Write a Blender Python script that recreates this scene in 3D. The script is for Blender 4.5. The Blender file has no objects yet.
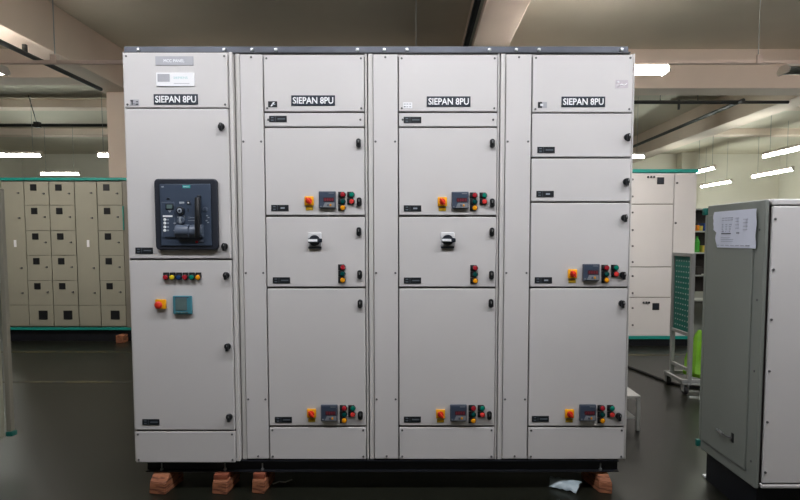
import bpy, bmesh, math, random
from mathutils import Vector, Matrix, Euler
random.seed(7)
S = bpy.context.scene
C = S.collection
R = math.radians

# ------------------------------------------------------------------ camera numbers
FPX, CX, CY, PITCH, EYE = 600.0, 416.0, 278.0, R(3.81), 1.40
_c, _s = math.cos(PITCH), math.sin(PITCH)
def _ray(px, py):
    a = (px - CX) / FPX; b = (CY - py) / FPX
    return a, _c + b * _s, -_s + b * _c
def PY(px, py, Y):                       # room point on the upright plane at distance Y
    dx, dy, dz = _ray(px, py); t = Y / dy
    return dx * t, EYE + dz * t
def PZ(px, py, z):                       # room point on the level plane at height z
    dx, dy, dz = _ray(px, py); t = (z - EYE) / dz
    return dx * t, dy * t

# ------------------------------------------------------------------ materials
def lin(c):
    c = c / 255.0
    return c / 12.92 if c <= 0.04045 else ((c + 0.055) / 1.055) ** 2.4
def mat(name, rgb, rough=0.5, metal=0.0, var=0.06, scale=6.0, bump=0.0, bscale=60.0, spec=0.5, trans=0.0, alpha=1.0, wear=None, stretch=None):
    m = bpy.data.materials.new(name); m.use_nodes = True
    nt = m.node_tree; N = nt.nodes; L = nt.links
    b = N['Principled BSDF']
    col = [lin(v) for v in rgb]
    b.inputs['Roughness'].default_value = rough
    b.inputs['Metallic'].default_value = metal
    b.inputs['Specular IOR Level'].default_value = spec
    tc = N.new('ShaderNodeTexCoord')
    vec = tc.outputs['Object']
    if stretch:
        mp = N.new('ShaderNodeMapping'); mp.inputs['Scale'].default_value = stretch
        L.new(vec, mp.inputs['Vector']); vec = mp.outputs['Vector']
    nz = N.new('ShaderNodeTexNoise'); nz.inputs['Scale'].default_value = scale; nz.inputs['Detail'].default_value = 5
    L.new(vec, nz.inputs['Vector'])
    rp = N.new('ShaderNodeValToRGB')
    lo = [max(0, v * (1 - var)) for v in col]; hi = [min(1, v * (1 + var)) for v in col]
    rp.color_ramp.elements[0].position = 0.3; rp.color_ramp.elements[1].position = 0.7
    rp.color_ramp.elements[0].color = lo + [1]; rp.color_ramp.elements[1].color = hi + [1]
    L.new(nz.outputs['Fac'], rp.inputs['Fac'])
    out = rp.outputs['Color']
    if wear:
        n2 = N.new('ShaderNodeTexNoise'); n2.inputs['Scale'].default_value = wear[1]; n2.inputs['Detail'].default_value = 8
        L.new(vec, n2.inputs['Vector'])
        r2 = N.new('ShaderNodeValToRGB'); r2.color_ramp.elements[0].position = wear[2]; r2.color_ramp.elements[1].position = wear[2] + 0.12
        L.new(n2.outputs['Fac'], r2.inputs['Fac'])
        mx = N.new('ShaderNodeMixRGB'); mx.inputs['Color2'].default_value = [lin(v) for v in wear[0]] + [1]
        L.new(r2.outputs['Color'], mx.inputs['Fac']); L.new(out, mx.inputs['Color1']); out = mx.outputs['Color']
    L.new(out, b.inputs['Base Color'])
    if bump:
        n3 = N.new('ShaderNodeTexNoise'); n3.inputs['Scale'].default_value = bscale
        L.new(vec, n3.inputs['Vector'])
        bp = N.new('ShaderNodeBump'); bp.inputs['Strength'].default_value = bump; bp.inputs['Distance'].default_value = 0.01
        L.new(n3.outputs['Fac'], bp.inputs['Height']); L.new(bp.outputs['Normal'], b.inputs['Normal'])
    if trans: b.inputs['Transmission Weight'].default_value = trans
    if alpha < 1: b.inputs['Alpha'].default_value = alpha
    return m
def glow(name, rgb, strength):
    m = bpy.data.materials.new(name); m.use_nodes = True
    N = m.node_tree.nodes; b = N['Principled BSDF']
    b.inputs['Base Color'].default_value = (0.8, 0.8, 0.8, 1)
    b.inputs['Emission Color'].default_value = [lin(v) for v in rgb] + [1]
    b.inputs['Emission Strength'].default_value = strength
    return m
M = dict(
    panel=mat('grey_powder_coat', (206, 203, 202), 0.55, spec=0.35, var=0.015, scale=2.5, bump=0.03, bscale=300),
    frame=mat('warm_grey_powder_coat', (203, 200, 197), 0.5, var=0.02, scale=3),
    gasket=mat('dark_gasket', (118, 116, 113), 0.9),
    base=mat('black_painted_steel', (22, 24, 30), 0.45, var=0.15),
    rail=mat('slate_grey_steel', (84, 88, 98), 0.45, metal=0.2, var=0.15, scale=9),
    steel=mat('zinc_plated_steel', (175, 178, 180), 0.3, metal=0.8),
    screw=mat('dark_screw_head', (98, 98, 98), 0.5, metal=0.4),
    black=mat('black_plastic', (25, 27, 30), 0.4, var=0.1),
    plate=mat('black_engraved_plate', (38, 46, 58), 0.45, var=0.06),
    idplate=mat('black_id_plate', (20, 25, 31), 0.45, var=0.06),
    white=mat('white_engraving', (240, 242, 244), 0.5, var=0.01),
    dimtext=mat('grey_engraving', (92, 100, 108), 0.6, var=0.05),
    greylabel=mat('silver_grey_label', (172, 172, 178), 0.4, var=0.04, scale=20),
    stickergrey=mat('faded_sticker', (192, 184, 190), 0.5, var=0.05, scale=30),
    whitelabel=mat('white_label', (238, 238, 240), 0.4, var=0.01),
    paleteal=mat('pale_teal_print', (170, 205, 205), 0.5),
    teal=mat('teal_paint', (28, 146, 134), 0.45, var=0.06),
    panelgreen=mat('dark_green_sheet', (14, 98, 88), 0.5, var=0.06),
    teal_print=mat('teal_logo_plate', (40, 160, 160), 0.45),
    yellow=mat('yellow_plate', (242, 172, 22), 0.4, var=0.04),
    ylabel=mat('yellow_label', (190, 165, 45), 0.5),
    redknob=mat('red_knob', (215, 52, 32), 0.35, var=0.04),
    red=mat('red_lens', (165, 34, 46), 0.25, var=0.03),
    brightred=mat('bright_red_lens', (220, 62, 58), 0.25, var=0.03),
    green=mat('green_lens', (0, 120, 100), 0.25, var=0.03),
    darkgreen=mat('dark_green_lens', (0, 70, 68), 0.25, var=0.03),
    amber=mat('amber_lens', (228, 150, 20), 0.25, var=0.03),
    yellens=mat('yellow_lens', (220, 195, 40), 0.25, var=0.03),
    blue=mat('blue_lens', (28, 62, 105), 0.25, var=0.03),
    meter=mat('slate_meter_case', (78, 84, 96), 0.4, var=0.03),
    meterdisp=mat('dark_red_display', (70, 36, 44), 0.3),
    digit=mat('red_digits', (118, 42, 54), 0.4),
    keypad=mat('grey_keypad', (124, 128, 134), 0.5),
    hmi=mat('teal_blue_bezel', (66, 128, 142), 0.4, var=0.04),
    hmiscr=mat('grey_green_screen', (92, 112, 112), 0.25, var=0.06, scale=40),
    brkframe=mat('dark_breaker_bezel', (34, 38, 48), 0.5, var=0.05),
    brkface=mat('blue_grey_breaker_face', (60, 72, 90), 0.42, var=0.05),
    brkdark=mat('dark_blue_plastic', (30, 36, 46), 0.35, var=0.06),
    brkgrey=mat('grey_blue_plastic', (88, 98, 114), 0.4, var=0.05),
    brkprint=mat('grey_breaker_print', (150, 158, 168), 0.5),
    swplate=mat('light_grey_switch_plate', (214, 214, 216), 0.45),
    beige=mat('beige_powder_coat', (154, 152, 136), 0.55, var=0.03, scale=3),
    beigedark=mat('beige_frame', (128, 124, 112), 0.5, var=0.04),
    pinkgrey=mat('pale_grey_powder_coat', (214, 211, 209), 0.5, var=0.02, scale=3),
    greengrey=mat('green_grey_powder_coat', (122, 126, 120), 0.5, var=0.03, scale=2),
    glassblack=mat('black_meter_glass', (26, 26, 26), 0.5, var=0.05),
    wood=mat('orange_brown_wood', (156, 98, 66), 0.75, var=0.3, scale=7, stretch=(1, 1, 6), bump=0.3, bscale=25, wear=((98, 54, 36), 14, 0.5)),
    wood2=mat('dark_orange_wood', (140, 74, 50), 0.7, var=0.2, scale=9, bump=0.3, bscale=25),
    paper=mat('white_paper', (202, 206, 220), 0.7, var=0.015),
    ink=mat('grey_print', (158, 162, 176), 0.7),
    darkink=mat('dark_print', (96, 100, 112), 0.7),
    greysteel=mat('grey_painted_steel', (140, 142, 140), 0.5, var=0.06),
    whitesteel=mat('white_painted_steel', (176, 178, 176), 0.5, var=0.05),
    lime=mat('lime_plastic', (128, 190, 40), 0.45, var=0.12, scale=8, bump=0.3, bscale=20),
    rubber=mat('black_rubber', (24, 24, 25), 0.7),
    clearbag=mat('cloudy_plastic_film', (150, 164, 171), 0.25, var=0.1, scale=20, bump=0.3, bscale=40),
    floor=mat('grey_green_epoxy_floor', (25, 26, 20), 0.33, var=0.14, scale=1.1, bump=0.02, bscale=120, spec=0.28, wear=((31, 32, 25), 2.2, 0.6)),
    floorline=mat('worn_yellow_line', (70, 65, 36), 0.5, var=0.15, scale=3, wear=((34, 36, 30), 6, 0.48)),
    ceil=mat('painted_concrete_ceiling', (222, 214, 196), 0.85, var=0.04, scale=1.2, bump=0.05, bscale=20),
    beam=mat('painted_concrete_beam', (238, 220, 204), 0.85, var=0.04, scale=1.5),
    wall=mat('painted_wall', (226, 221, 208), 0.85, var=0.03, scale=1.0),
    lampbody=mat('white_lamp_housing', (215, 205, 195), 0.5),
    lampoff=mat('unlit_lamp_diffuser', (112, 116, 108), 0.4),
    conduit=mat('pale_pink_conduit', (240, 218, 204), 0.5),
    pipe=mat('dark_pipe', (40, 42, 42), 0.5),
    traydark=mat('dark_blue_tray', (52, 58, 66), 0.5),
    traylight=mat('galvanised_tray', (175, 175, 165), 0.5),
    orange=mat('orange_plastic', (235, 140, 20), 0.45), bluep=mat('blue_plastic', (35, 75, 150), 0.45),
    yelp=mat('dull_yellow_plastic', (205, 185, 80), 0.45), redp=mat('red_plastic', (190, 50, 40), 0.45),
    greenp=mat('green_plastic', (70, 175, 60), 0.45), darkp=mat('dark_plastic', (55, 50, 48), 0.5),
    lamp=glow('lit_lamp_diffuser', (255, 248, 242), 84.0),
    lampcool=glow('lit_cool_lamp_diffuser', (247, 249, 255), 46.0),
    lampfar=glow('lit_tube_far', (246, 255, 247), 105.0),
)

# ------------------------------------------------------------------ mesh builder
class MB:
    def __init__(s, org=(0, 0, 0)):
        s.bm = bmesh.new(); s.mats = []; s.o = Vector(org)
    def mi(s, m):
        if m not in s.mats: s.mats.append(m)
        return s.mats.index(m)
    def add(s, t, m, mx=None):
        i = s.mi(m)
        for f in t.faces: f.material_index = i
        if mx is not None: bmesh.ops.transform(t, matrix=mx, verts=t.verts)
        me = bpy.data.meshes.new('tmp'); t.to_mesh(me); t.free()
        s.bm.from_mesh(me); bpy.data.meshes.remove(me)
    def box(s, x0, x1, y0, y1, z0, z1, m, bev=0.0, seg=2, mx=None):
        t = bmesh.new(); bmesh.ops.create_cube(t, size=1)
        for v in t.verts:
            v.co = Vector(((x0 + x1) / 2 + v.co.x * (x1 - x0), (y0 + y1) / 2 + v.co.y * (y1 - y0), (z0 + z1) / 2 + v.co.z * (z1 - z0)))
        if bev: bmesh.ops.bevel(t, geom=t.edges[:], offset=bev, segments=seg, affect='EDGES', profile=0.5)
        s.add(t, m, mx); return s
    def cyl(s, p0, p1, r, m, r2=None, seg=20, bev=0.0):
        p0, p1 = Vector(p0), Vector(p1); d = p1 - p0
        t = bmesh.new()
        bmesh.ops.create_cone(t, cap_ends=True, segments=seg, radius1=r, radius2=r if r2 is None else r2, depth=d.length)
        if bev:
            es = [e for e in t.edges if len(e.link_faces) == 2 and any(len(f.verts) > 4 for f in e.link_faces)]
            bmesh.ops.bevel(t, geom=es, offset=bev, segments=2, affect='EDGES', profile=0.5)
        q = d.to_track_quat('Z', 'Y')
        s.add(t, m, Matrix.Translation((p0 + p1) / 2) @ q.to_matrix().to_4x4()); return s
    def dome(s, c, r, axis, m, flat=1.0, seg=16):
        t = bmesh.new(); bmesh.ops.create_uvsphere(t, u_segments=seg, v_segments=10, radius=r)
        q = Vector(axis).to_track_quat('Z', 'Y')
        s.add(t, m, Matrix.Translation(c) @ q.to_matrix().to_4x4() @ Matrix.Diagonal((1, 1, flat, 1))); return s
    def prism(s, pts, y0, y1, m, bev=0.0, mx=None):          # outline in x,z, thickness in y
        t = bmesh.new()
        a = [t.verts.new((x, y0, z)) for x, z in pts]; b = [t.verts.new((x, y1, z)) for x, z in pts]
        n = len(pts); t.faces.new(a); t.faces.new(b[::-1])
        for i in range(n): t.faces.new((a[i], b[i], b[(i + 1) % n], a[(i + 1) % n]))
        bmesh.ops.recalc_face_normals(t, faces=t.faces[:])
        if bev: bmesh.ops.bevel(t, geom=[e for e in t.edges if abs(e.verts[0].co.y - e.verts[1].co.y) < 1e-6], offset=bev, segments=2, affect='EDGES', profile=0.5)
        s.add(t, m, mx); return s
    def rrect(s, x0, x1, z0, z1, r, y0, y1, m, bev=0.0, hole=None):
        pts = []
        for cx, cz, a0 in ((x1 - r, z1 - r, 0), (x0 + r, z1 - r, 90), (x0 + r, z0 + r, 180), (x1 - r, z0 + r, 270)):
            for k in range(6):
                a = R(a0 + k * 18); pts.append((cx + r * math.cos(a), cz + r * math.sin(a)))
        return s.prism(pts, y0, y1, m, bev)
    def tube(s, pts, r, m, seg=10):
        pts = [Vector(p) for p in pts]
        t = bmesh.new(); rings = []
        for i, p in enumerate(pts):
            d = (pts[min(i + 1, len(pts) - 1)] - pts[max(i - 1, 0)]).normalized()
            u = d.orthogonal().normalized() if i == 0 else (rings_u - d * rings_u.dot(d)).normalized()
            rings_u = u; w = d.cross(u)
            rings.append([t.verts.new(p + r * (math.cos(k * 2 * math.pi / seg) * u + math.sin(k * 2 * math.pi / seg) * w)) for k in range(seg)])
        for a, b in zip(rings, rings[1:]):
            for k in range(seg): t.faces.new((a[k], a[(k + 1) % seg], b[(k + 1) % seg], b[k]))
        t.faces.new(rings[0][::-1]); t.faces.new(rings[-1])
        bmesh.ops.recalc_face_normals(t, faces=t.faces[:])
        s.add(t, m); return s
    def text(s, body, x0, x1, z0, z1, y, m, bold=0.0, depth=0.0015):   # raised letters facing -y, fitted in the box
        cu = bpy.data.curves.new('t', 'FONT'); cu.body = body; cu.size = 1; cu.offset = bold; cu.resolution_u = 3
        ob = bpy.data.objects.new('t', cu); C.objects.link(ob)
        dg = bpy.context.evaluated_depsgraph_get(); me = bpy.data.meshes.new_from_object(ob.evaluated_get(dg))
        bpy.data.objects.remove(ob); bpy.data.curves.remove(cu)
        xs = [v.co.x for v in me.vertices]; ys = [v.co.y for v in me.vertices]
        sx = (x1 - x0) / (max(xs) - min(xs)); sy = (z1 - z0) / (max(ys) - min(ys))
        for v in me.vertices:
            v.co = Vector((x0 + (v.co.x - min(xs)) * sx, y, z0 + (v.co.y - min(ys)) * sy))
        t = bmesh.new(); t.from_mesh(me); bpy.data.meshes.remove(me)
        r = bmesh.ops.extrude_face_region(t, geom=t.faces[:])
        for g in r['geom']:
            if isinstance(g, bmesh.types.BMVert): g.co.y -= depth
        bmesh.ops.recalc_face_normals(t, faces=t.faces[:])
        s.add(t, m); return s
    def mesh(s, name):
        me = bpy.data.meshes.new(name)
        if s.o.length: bmesh.ops.translate(s.bm, vec=-s.o, verts=s.bm.verts)
        s.bm.to_mesh(me); s.bm.free()
        for m in s.mats: me.materials.append(m)
        me.shade_smooth(); me.set_sharp_from_angle(angle=R(34))
        for p in me.polygons:
            if p.area > 0.002: p.use_smooth = False
        return me
    def build(s, name, parent=None, loc=(0, 0, 0)):
        return inst(s.mesh(name), name, parent, loc)
def inst(me, name, parent=None, loc=(0, 0, 0), label=None):
    o = bpy.data.objects.new(name, me); C.objects.link(o); o.location = loc
    if parent: o.parent = parent
    if label: o['label'] = label
    return o
def tag(o, label, cat, group=None, kind=None):
    o['label'] = label; o['category'] = cat
    if group: o['group'] = group
    if kind: o['kind'] = kind
    return o
def thing(name, label, cat, loc=(0, 0, 0), group=None, rz=0):
    o = bpy.data.objects.new(name, None); C.objects.link(o); o.location = loc; o.rotation_euler = (0, 0, rz)
    o.empty_display_size = 0.1
    return tag(o, label, cat, group)
def struct(mb, name, label=None):
    o = mb.build(name); o['kind'] = 'structure'
    if label: o['label'] = label
    return o

# ------------------------------------------------------------------ the hall
ZC = 4.17; XL, XR, YB, YF = -13.0, 12.0, 20.0, -5.0
struct(MB().box(XL, XR, YF, YB, -0.1, 0, M['floor']), 'floor')
struct(MB().box(XL, XR, YF, YB, ZC, ZC + 0.15, M['ceil']), 'ceiling')
struct(MB().box(XL, XR, YB, YB + 0.2, 0, ZC, M['wall']), 'wall_back')
struct(MB().box(XL - 0.2, XL, YF, YB, 0, ZC, M['wall']), 'wall_left')
struct(MB().box(XR, XR + 0.2, YF, YB, 0, ZC, M['wall']), 'wall_right')
struct(MB().box(XL, XR, YF - 0.2, YF, 0, ZC, M['wall']), 'wall_front')
BZ = 3.60                                                             # underside of the main beams
for x in (-4.75, 0.65, 5.95):
    struct(MB().box(x, x + (0.42 if x == 0.65 else 0.45), YF, YB, BZ, ZC, M['beam'], 0.01), 'ceiling_beam')
struct(MB().box(XL, -4.75, 9.0, 9.45, BZ + 0.155, ZC, M['beam'], 0.01), 'ceiling_beam')
struct(MB().box(-4.30, 0.65, 9.0, 9.45, BZ, ZC, M['beam'], 0.01), 'ceiling_beam')
struct(MB().box(1.07, 5.95, 9.0, 9.45, BZ, ZC, M['beam'], 0.01), 'ceiling_beam')
struct(MB().box(6.40, XR, 9.0, 9.45, BZ, ZC, M['beam'], 0.01), 'ceiling_beam')
for y in (12.2, 15.4):
    struct(MB().box(XL, -4.75, y, y + 0.35, ZC - 0.16, ZC, M['beam'], 0.01), 'ceiling_beam')
    struct(MB().box(6.40, XR, y, y + 0.35, ZC - 0.16, ZC, M['beam'], 0.01), 'ceiling_beam')
struct(MB().box(-4.68, -4.21, 9.22, 9.67, 0, BZ - 0.002, M['beam'], 0.01), 'pillar')
struct(MB().box(8.6, 9.1, 19.6, 20.0, 0, ZC, M['wall'], 0.01), 'pillar')
for py, hw in ((382, 0.04), (352, 0.035)):
    y = PZ(400, py, 0.0)[1]
    struct(MB().box(-6.2, -1.9, y - hw, y + hw, 0, 0.002, M['floorline']), 'floor_line')
y = PZ(400, 355, 0.0)[1]
struct(MB().box(2.0, 6.0, y - 0.04, y + 0.04, 0, 0.002, M['floorline']), 'floor_line')

# pipes and trays under the ceiling
def bar_thing(name, label, cat, pts, r, m, seg=10, clips=()):
    b = MB(); b.tube(pts, r, m, seg)
    for c in clips: b.box(c[0] - 0.02, c[0] + 0.02, c[1] - 0.02, c[1] + 0.02, c[2], c[3], m)
    return tag(b.build(name), label, cat)
bar_thing('sprinkler_pipe', 'black pipe running along the underside of the beam above the pillar', 'pipe',
          [(-4.46, 1.0, 3.50), (-4.46, 8.65, 3.50)], 0.028, M['pipe'], clips=[(-4.46, y, 3.5, 3.60) for y in (2, 4.5, 7)])
t = thing('cable_tray', 'dark cable tray hung on the beam side above the middle of the switchgear', 'cable tray', (0.60, 4, 3.7))
MB((0.60, 4, 3.7)).box(0.575, 0.62, -1, 8.95, 3.66, 3.70, M['traydark']).box(0.575, 0.58, -1, 8.95, 3.66, 3.74, M['traydark']).build('tray', t)
MB((0.60, 4, 3.7)).box(0.623, 0.647, -1, 8.95, 3.65, 3.72, M['traylight']).build('bracket', t)
b = MB().tube([(-10.5, 11.9, 3.60), (-4.9, 11.9, 3.60)], 0.03, M['pipe'])
for x in (-9.2, -7.4, -5.6):
    b.cyl((x, 11.9, 3.60), (x - 0.15, 11.9, ZC), 0.008, M['pipe'], seg=8).box(x - 0.05, x + 0.05, 11.85, 11.95, 3.56, 3.66, M['pipe'])
b.cyl((-5.9, 11.9, 3.48), (-5.9, 11.9, 3.6), 0.015, M['pipe'], seg=8)
tag(b.build('sprinkler_pipe'), 'black pipe crossing the ceiling bay above the beige cubicles', 'pipe')
b = MB().tube([(3.0, 9.75, 3.565), (4.85, 9.75, 3.565)], 0.03, M['pipe'])
b.tube([(5.15, 9.6, 3.565), (5.15, 15, 3.565)], 0.03, M['pipe']).tube([(4.85, 9.75, 3.565), (5.15, 9.75, 3.565)], 0.03, M['pipe'])
for x in (3.9, 4.5): b.cyl((x, 9.75, 3.565), (x, 9.75, ZC - .001), 0.008, M['pipe'], seg=8)
b.cyl((4.2, 9.75, 3.45), (4.2, 9.75, 3.6), 0.02, M['pipe'], seg=8)
b.tube([(5.15, 9.75, 3.565), (5.95, 9.75, 3.565)], 0.025, M['pipe'])
tag(b.build('sprinkler_pipe'), 'black elbow pipe under the ceiling behind the right end of the switchgear', 'pipe')
# ------------------------------------------------------------------ lamps
def batten_mesh():
    b = MB(); t = Matrix.Rotation(R(90), 4, 'Z')
    b.prism([(-0.07, 0.020), (-0.06, 0.045), (0.06, 0.045), (0.07, 0.020)], -0.6, 0.6, M['lampbody'], mx=t)
    cap = [(-0.108, -0.006), (-0.085, -0.042), (0.085, -0.042), (0.108, -0.006), (0.075, 0.034), (0.06, 0.045), (-0.06, 0.045), (-0.075, 0.034)]
    b.prism(cap, -0.607, -0.590, M['lampbody'], mx=t).prism(cap, 0.590, 0.607, M['lampbody'], mx=t)
    return b.mesh('housing')
def diff_mesh(m):
    pts = [(0.100 * math.cos(k * math.pi / 12), -0.006 + (0.024 if k < 12 else 0.034) * math.sin(k * math.pi / 12)) for k in range(24)]
    return MB().prism(pts, -0.588, 0.588, m, mx=Matrix.Rotation(R(90), 4, 'Z')).mesh('diffuser')
HOUS = batten_mesh()
DIFF, DIFW, DOFF = diff_mesh(M['lamp']), diff_mesh(M['lampcool']), diff_mesh(M['lampoff'])
CLAMP = MB().cyl((0, 0, 0.0455), (0, 0, 0.056), 0.012, M['lampbody'], seg=8).mesh('clamp')
LZ = 3.098
def batten(x, y, label, lit=True, group=None, z=LZ, cool=False):
    t = thing('ceiling_lamp', label, 'lamp', (x, y, z), group)
    inst(HOUS, 'housing', t); inst((DIFW if cool else DIFF) if lit else DOFF, 'diffuser', t)
    for q in (-0.4, 0.4): inst(CLAMP, 'clamp', t, (q, 0, 0))
    return t
YR = 6.2; FY = 2.1
cz = 3.172
def conduit(y, label):
    t = thing('lamp_rail', label, 'lamp rail', (0, y, cz))
    MB((0, y, cz)).box(-6.5, 7.6, y - 0.02, y + 0.02, cz - 0.017, cz + 0.019, M['conduit'], 0.004).build('rail', t)
    for x in (-3.65, 0.0, 3.46):
        MB((0, y, cz)).cyl((x, y, cz), (x, y, ZC), 0.005, M['steel'], seg=8).build('hanger_rod', t)
        MB((0, y, cz)).box(x - 0.03, x + 0.03, y - 0.035, y - 0.021, cz - 0.022, cz + 0.07, M['conduit'], 0.004).build('hanger_clip', t)
conduit(YR, 'pale lamp rail spanning the hall behind the switchgear top')
conduit(FY, 'pale lamp rail above the front of the switchgear, out of the picture')
XS = (-4.80, -2.55, -0.28, 2.0)
batten(-4.78, YR, 'lit batten lamp hanging from the rail left of the pillar')
batten(1.93, YR, 'lit batten lamp on the rail, just past the top right corner of the switchgear')
batten(4.32, YR, 'unlit dark batten lamp at the right end of the rail', lit=False)
batten(6.62, YR, 'added unseen batten lamp on the rail beyond the unlit one')  # added outside the view to brighten the right ceiling and crossbeam
for x in (-1.75, 0.02, 1.79, 3.56, 5.33):  # last two are added out of view as fill for the right ceiling
    batten(x, FY, 'unseen lit batten lamp above the aisle in front of the switchgear', group='lamps above the front aisle', cool=True)

def tube_lamp(p, length, along, label, z=3.0, lit=True, group=None):
    x, y = p
    t = thing('tube_lamp', label, 'lamp', (x, y, z), group, 0 if along == 'x' else R(90))
    h = length / 2
    MB().box(-h, h, -0.03, 0.03, 0.035, 0.085, M['lampbody'], 0.006).box(-h, -h + .03, -0.025, 0.025, -0.02, 0.04, M['lampbody']).box(h - .03, h, -0.025, 0.025, -0.02, 0.04, M['lampbody']).build('housing', t)
    MB().cyl((-h + .03, 0, 0), (h - .03, 0, 0), 0.026, M['lampfar'] if lit else M['lampoff'], seg=12).build('tube', t)
    for q in (-h * 0.7, h * 0.7): MB().cyl((q, 0, 0.085), (q, 0, ZC - z), 0.004, M['greysteel'], seg=8).build('hanger_rod', t)
    return t
def span(a, b, z):
    pa, pb = PZ(*a, z), PZ(*b, z)
    return pa, pb
for a, b_, lab in (((-18, 155.5), (42, 155.5), 'long lit tube lamp above the left end of the beige cubicles'),
                   ((97, 155.5), (140, 155.5), 'lit tube lamp partly hidden by the pillar'),
                   ((40, 174), (80, 174), 'short lit tube lamp far back just above the beige cubicles'),
                   ((590, 157), (645, 157), 'lit tube lamp showing past the right edge of the switchgear')):
    pa, pb = span(a, b_, 3.0)
    tube_lamp(((pa[0] + pb[0]) / 2, (pa[1] + pb[1]) / 2), pb[0] - pa[0], 'x', lab)
for a, b_, lab in (((696, 172.5), (718, 168), 'lit tube lamp right beside the pale far cubicles, upper of two'),
                   ((701, 187), (733, 181.5), 'lit tube lamp low over the shelf at the far wall'),
                   ((763, 157), (815, 145), 'brightest long tube lamp at the right side of the hall'),
                   ((752, 177), (795, 169.5), 'lit tube lamp under the bright long one at the right')):
    pa, pb = span(a, b_, 3.0)
    tube_lamp((pa[0], (pa[1] + pb[1]) / 2), abs(pa[1] - pb[1]), 'y', lab)

# ------------------------------------------------------------------ switchgear
F = 3.25; ZB, ZT = 0.172, 2.378
def P(px, py): return PY(px, py, F)
def zr(py): return PY(400, py, F)[1]
# small parts made once, copied everywhere (all sit in front of y = 0, facing -y)
def latch_mesh():
    b = MB()
    b.rrect(-0.013, 0.013, -0.024, 0.024, 0.012, -0.016, 0, M['black'], 0.003)
    b.cyl((0, -0.016, 0.006), (0, -0.024, 0.006), 0.0085, M['black'], seg=14, bev=0.002)
    b.box(-0.002, 0.002, -0.026, -0.022, 0.000, 0.012, M['steel'])
    return b.mesh('latch')
def wing_mesh():
    b = MB()
    b.cyl((0, 0, 0), (0, -0.014, 0), 0.018, M['black'], seg=18, bev=0.003)
    b.box(-0.007, 0.009, -0.032, -0.012, -0.024, 0.018, M['black'], 0.005)
    b.box(0.001, 0.005, -0.034, -0.03, 0.002, 0.012, M['steel'])
    return b.mesh('latch')
def button_mesh(lens, side=True, bright=0):
    b = MB()
    if side:
        b.box(-0.026, 0.008, -0.004, 0, -0.0165, 0.0165, M['black'], 0.0015)
        b.box(-0.022, -0.012, -0.0052, -0.004, -0.006, 0.008, M['idplate'])
    else:
        b.box(-0.016, 0.016, -0.004, 0, -0.006, 0.026, M['black'], 0.0015)
    b.cyl((0, -0.003, 0), (0, -0.012, 0), 0.0158, M['black'], seg=20, bev=0.002)
    b.cyl((0, -0.010, 0), (0, -0.021, 0), 0.0135, lens, r2=0.012, seg=20, bev=0.003)
    return b.mesh('push_button')
def selector_mesh():                       # yellow plate, red turning knob, small yellow tag below
    b = MB()
    b.box(-0.025, 0.025, -0.012, 0, -0.025, 0.025, M['yellow'], 0.004)
    b.cyl((0, -0.012, 0), (0, -0.022, 0), 0.017, M['redknob'], seg=24, bev=0.003)
    b.box(-0.006, 0.006, -0.034, -0.02, -0.021, 0.021, M['redknob'], 0.004, mx=Matrix.Rotation(R(-40), 4, 'Y'))
    b.box(-0.020, 0.020, -0.002, 0, -0.050, -0.029, M['ylabel'], 0.001)
    for z in (-0.036, -0.043): b.box(-0.015, 0.015, -0.0026, -0.002, z - 0.0015, z + 0.0015, M['yellow'])
    return b.mesh('selector_switch')
def meter_mesh():
    b = MB(); w, h = 0.046, 0.046
    b.box(-w, w, -0.016, 0, -h, h, M['meter'], 0.004)
    b.box(-w + .006, w - .006, -0.018, -0.015, -h + .006, h - .006, M['brkface'])
    b.box(-0.020, 0.036, -0.0195, -0.0175, -0.010, 0.012, M['meterdisp'])
    for i in range(4): b.box(-0.015 + i * 0.013, -0.006 + i * 0.013, -0.0205, -0.0194, -0.006, 0.008, M['digit'])
    b.prism([(-0.024, -0.040), (0.040, -0.040), (0.040, -0.014), (-0.012, -0.014)], -0.0195, -0.0175, M['keypad'])
    for i in range(2): b.box(0.0 + i * 0.014, 0.009 + i * 0.014, -0.0215, -0.0194, -0.034, -0.022, M['amber' if i else 'meter'], 0.001)
    b.box(0.008, 0.036, -0.019, -0.0178, 0.033, 0.037, M['keypad'])
    b.box(-0.038, -0.030, -0.019, -0.0178, -0.038, -0.032, M['keypad'])
    return b.mesh('digital_meter')
def rotary_mesh():
    b = MB()
    b.box(-0.037, 0.037, -0.010, 0, -0.031, 0.042, M['swplate'], 0.005)
    b.cyl((0, -0.010, 0), (0, -0.020, 0), 0.030, M['brkdark'], seg=32, bev=0.003)
    b.box(0.012, 0.042, -0.032, -0.016, -0.011, 0.011, M['brkdark'], 0.004)
    b.box(-0.033, 0.034, -0.034, -0.016, -0.012, 0.012, M['brkdark'], 0.004)
    b.box(-0.031, 0.018, -0.036, -0.033, -0.0065, 0.0065, M['white'], 0.001)
    b.box(-0.036, 0.036, -0.012, 0, -0.044, -0.033, M['brkdark'], 0.002)
    return b.mesh('rotary_switch')
def idplate_mesh(w, bright):
    b = MB(); h = 0.0165
    b.box(-w, w, -0.003, 0, -h, h, M['idplate'], 0.001)
    b.box(-w + 0.033, -w + 0.0345, -0.0036, -0.003, -h, h, M['dimtext'])
    for z in (-0.007, 0.007): b.box(-w + 0.010, -w + 0.024, -0.0038, -0.003, z - 0.003, z + 0.003, M['dimtext'])
    if bright: b.box(0.004, 0.026, -0.0038, -0.003, -0.004, 0.004, M['brkprint'])
    else: b.box(-0.002, 0.038, -0.0038, -0.003, -0.003, 0.003, M['dimtext'])
    return b.mesh('id_plate')
def siepan_mesh():
    b = MB(); w, h = 0.1165, 0.027
    b.box(-w, w, -0.004, 0, -h, h, M['plate'], 0.0015)
    b.text('SIEPAN 8PU', -w + 0.009, w - 0.009, -0.0175, 0.0175, -0.0038, M['white'], bold=0.019)
    return b.mesh('nameplate')
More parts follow.
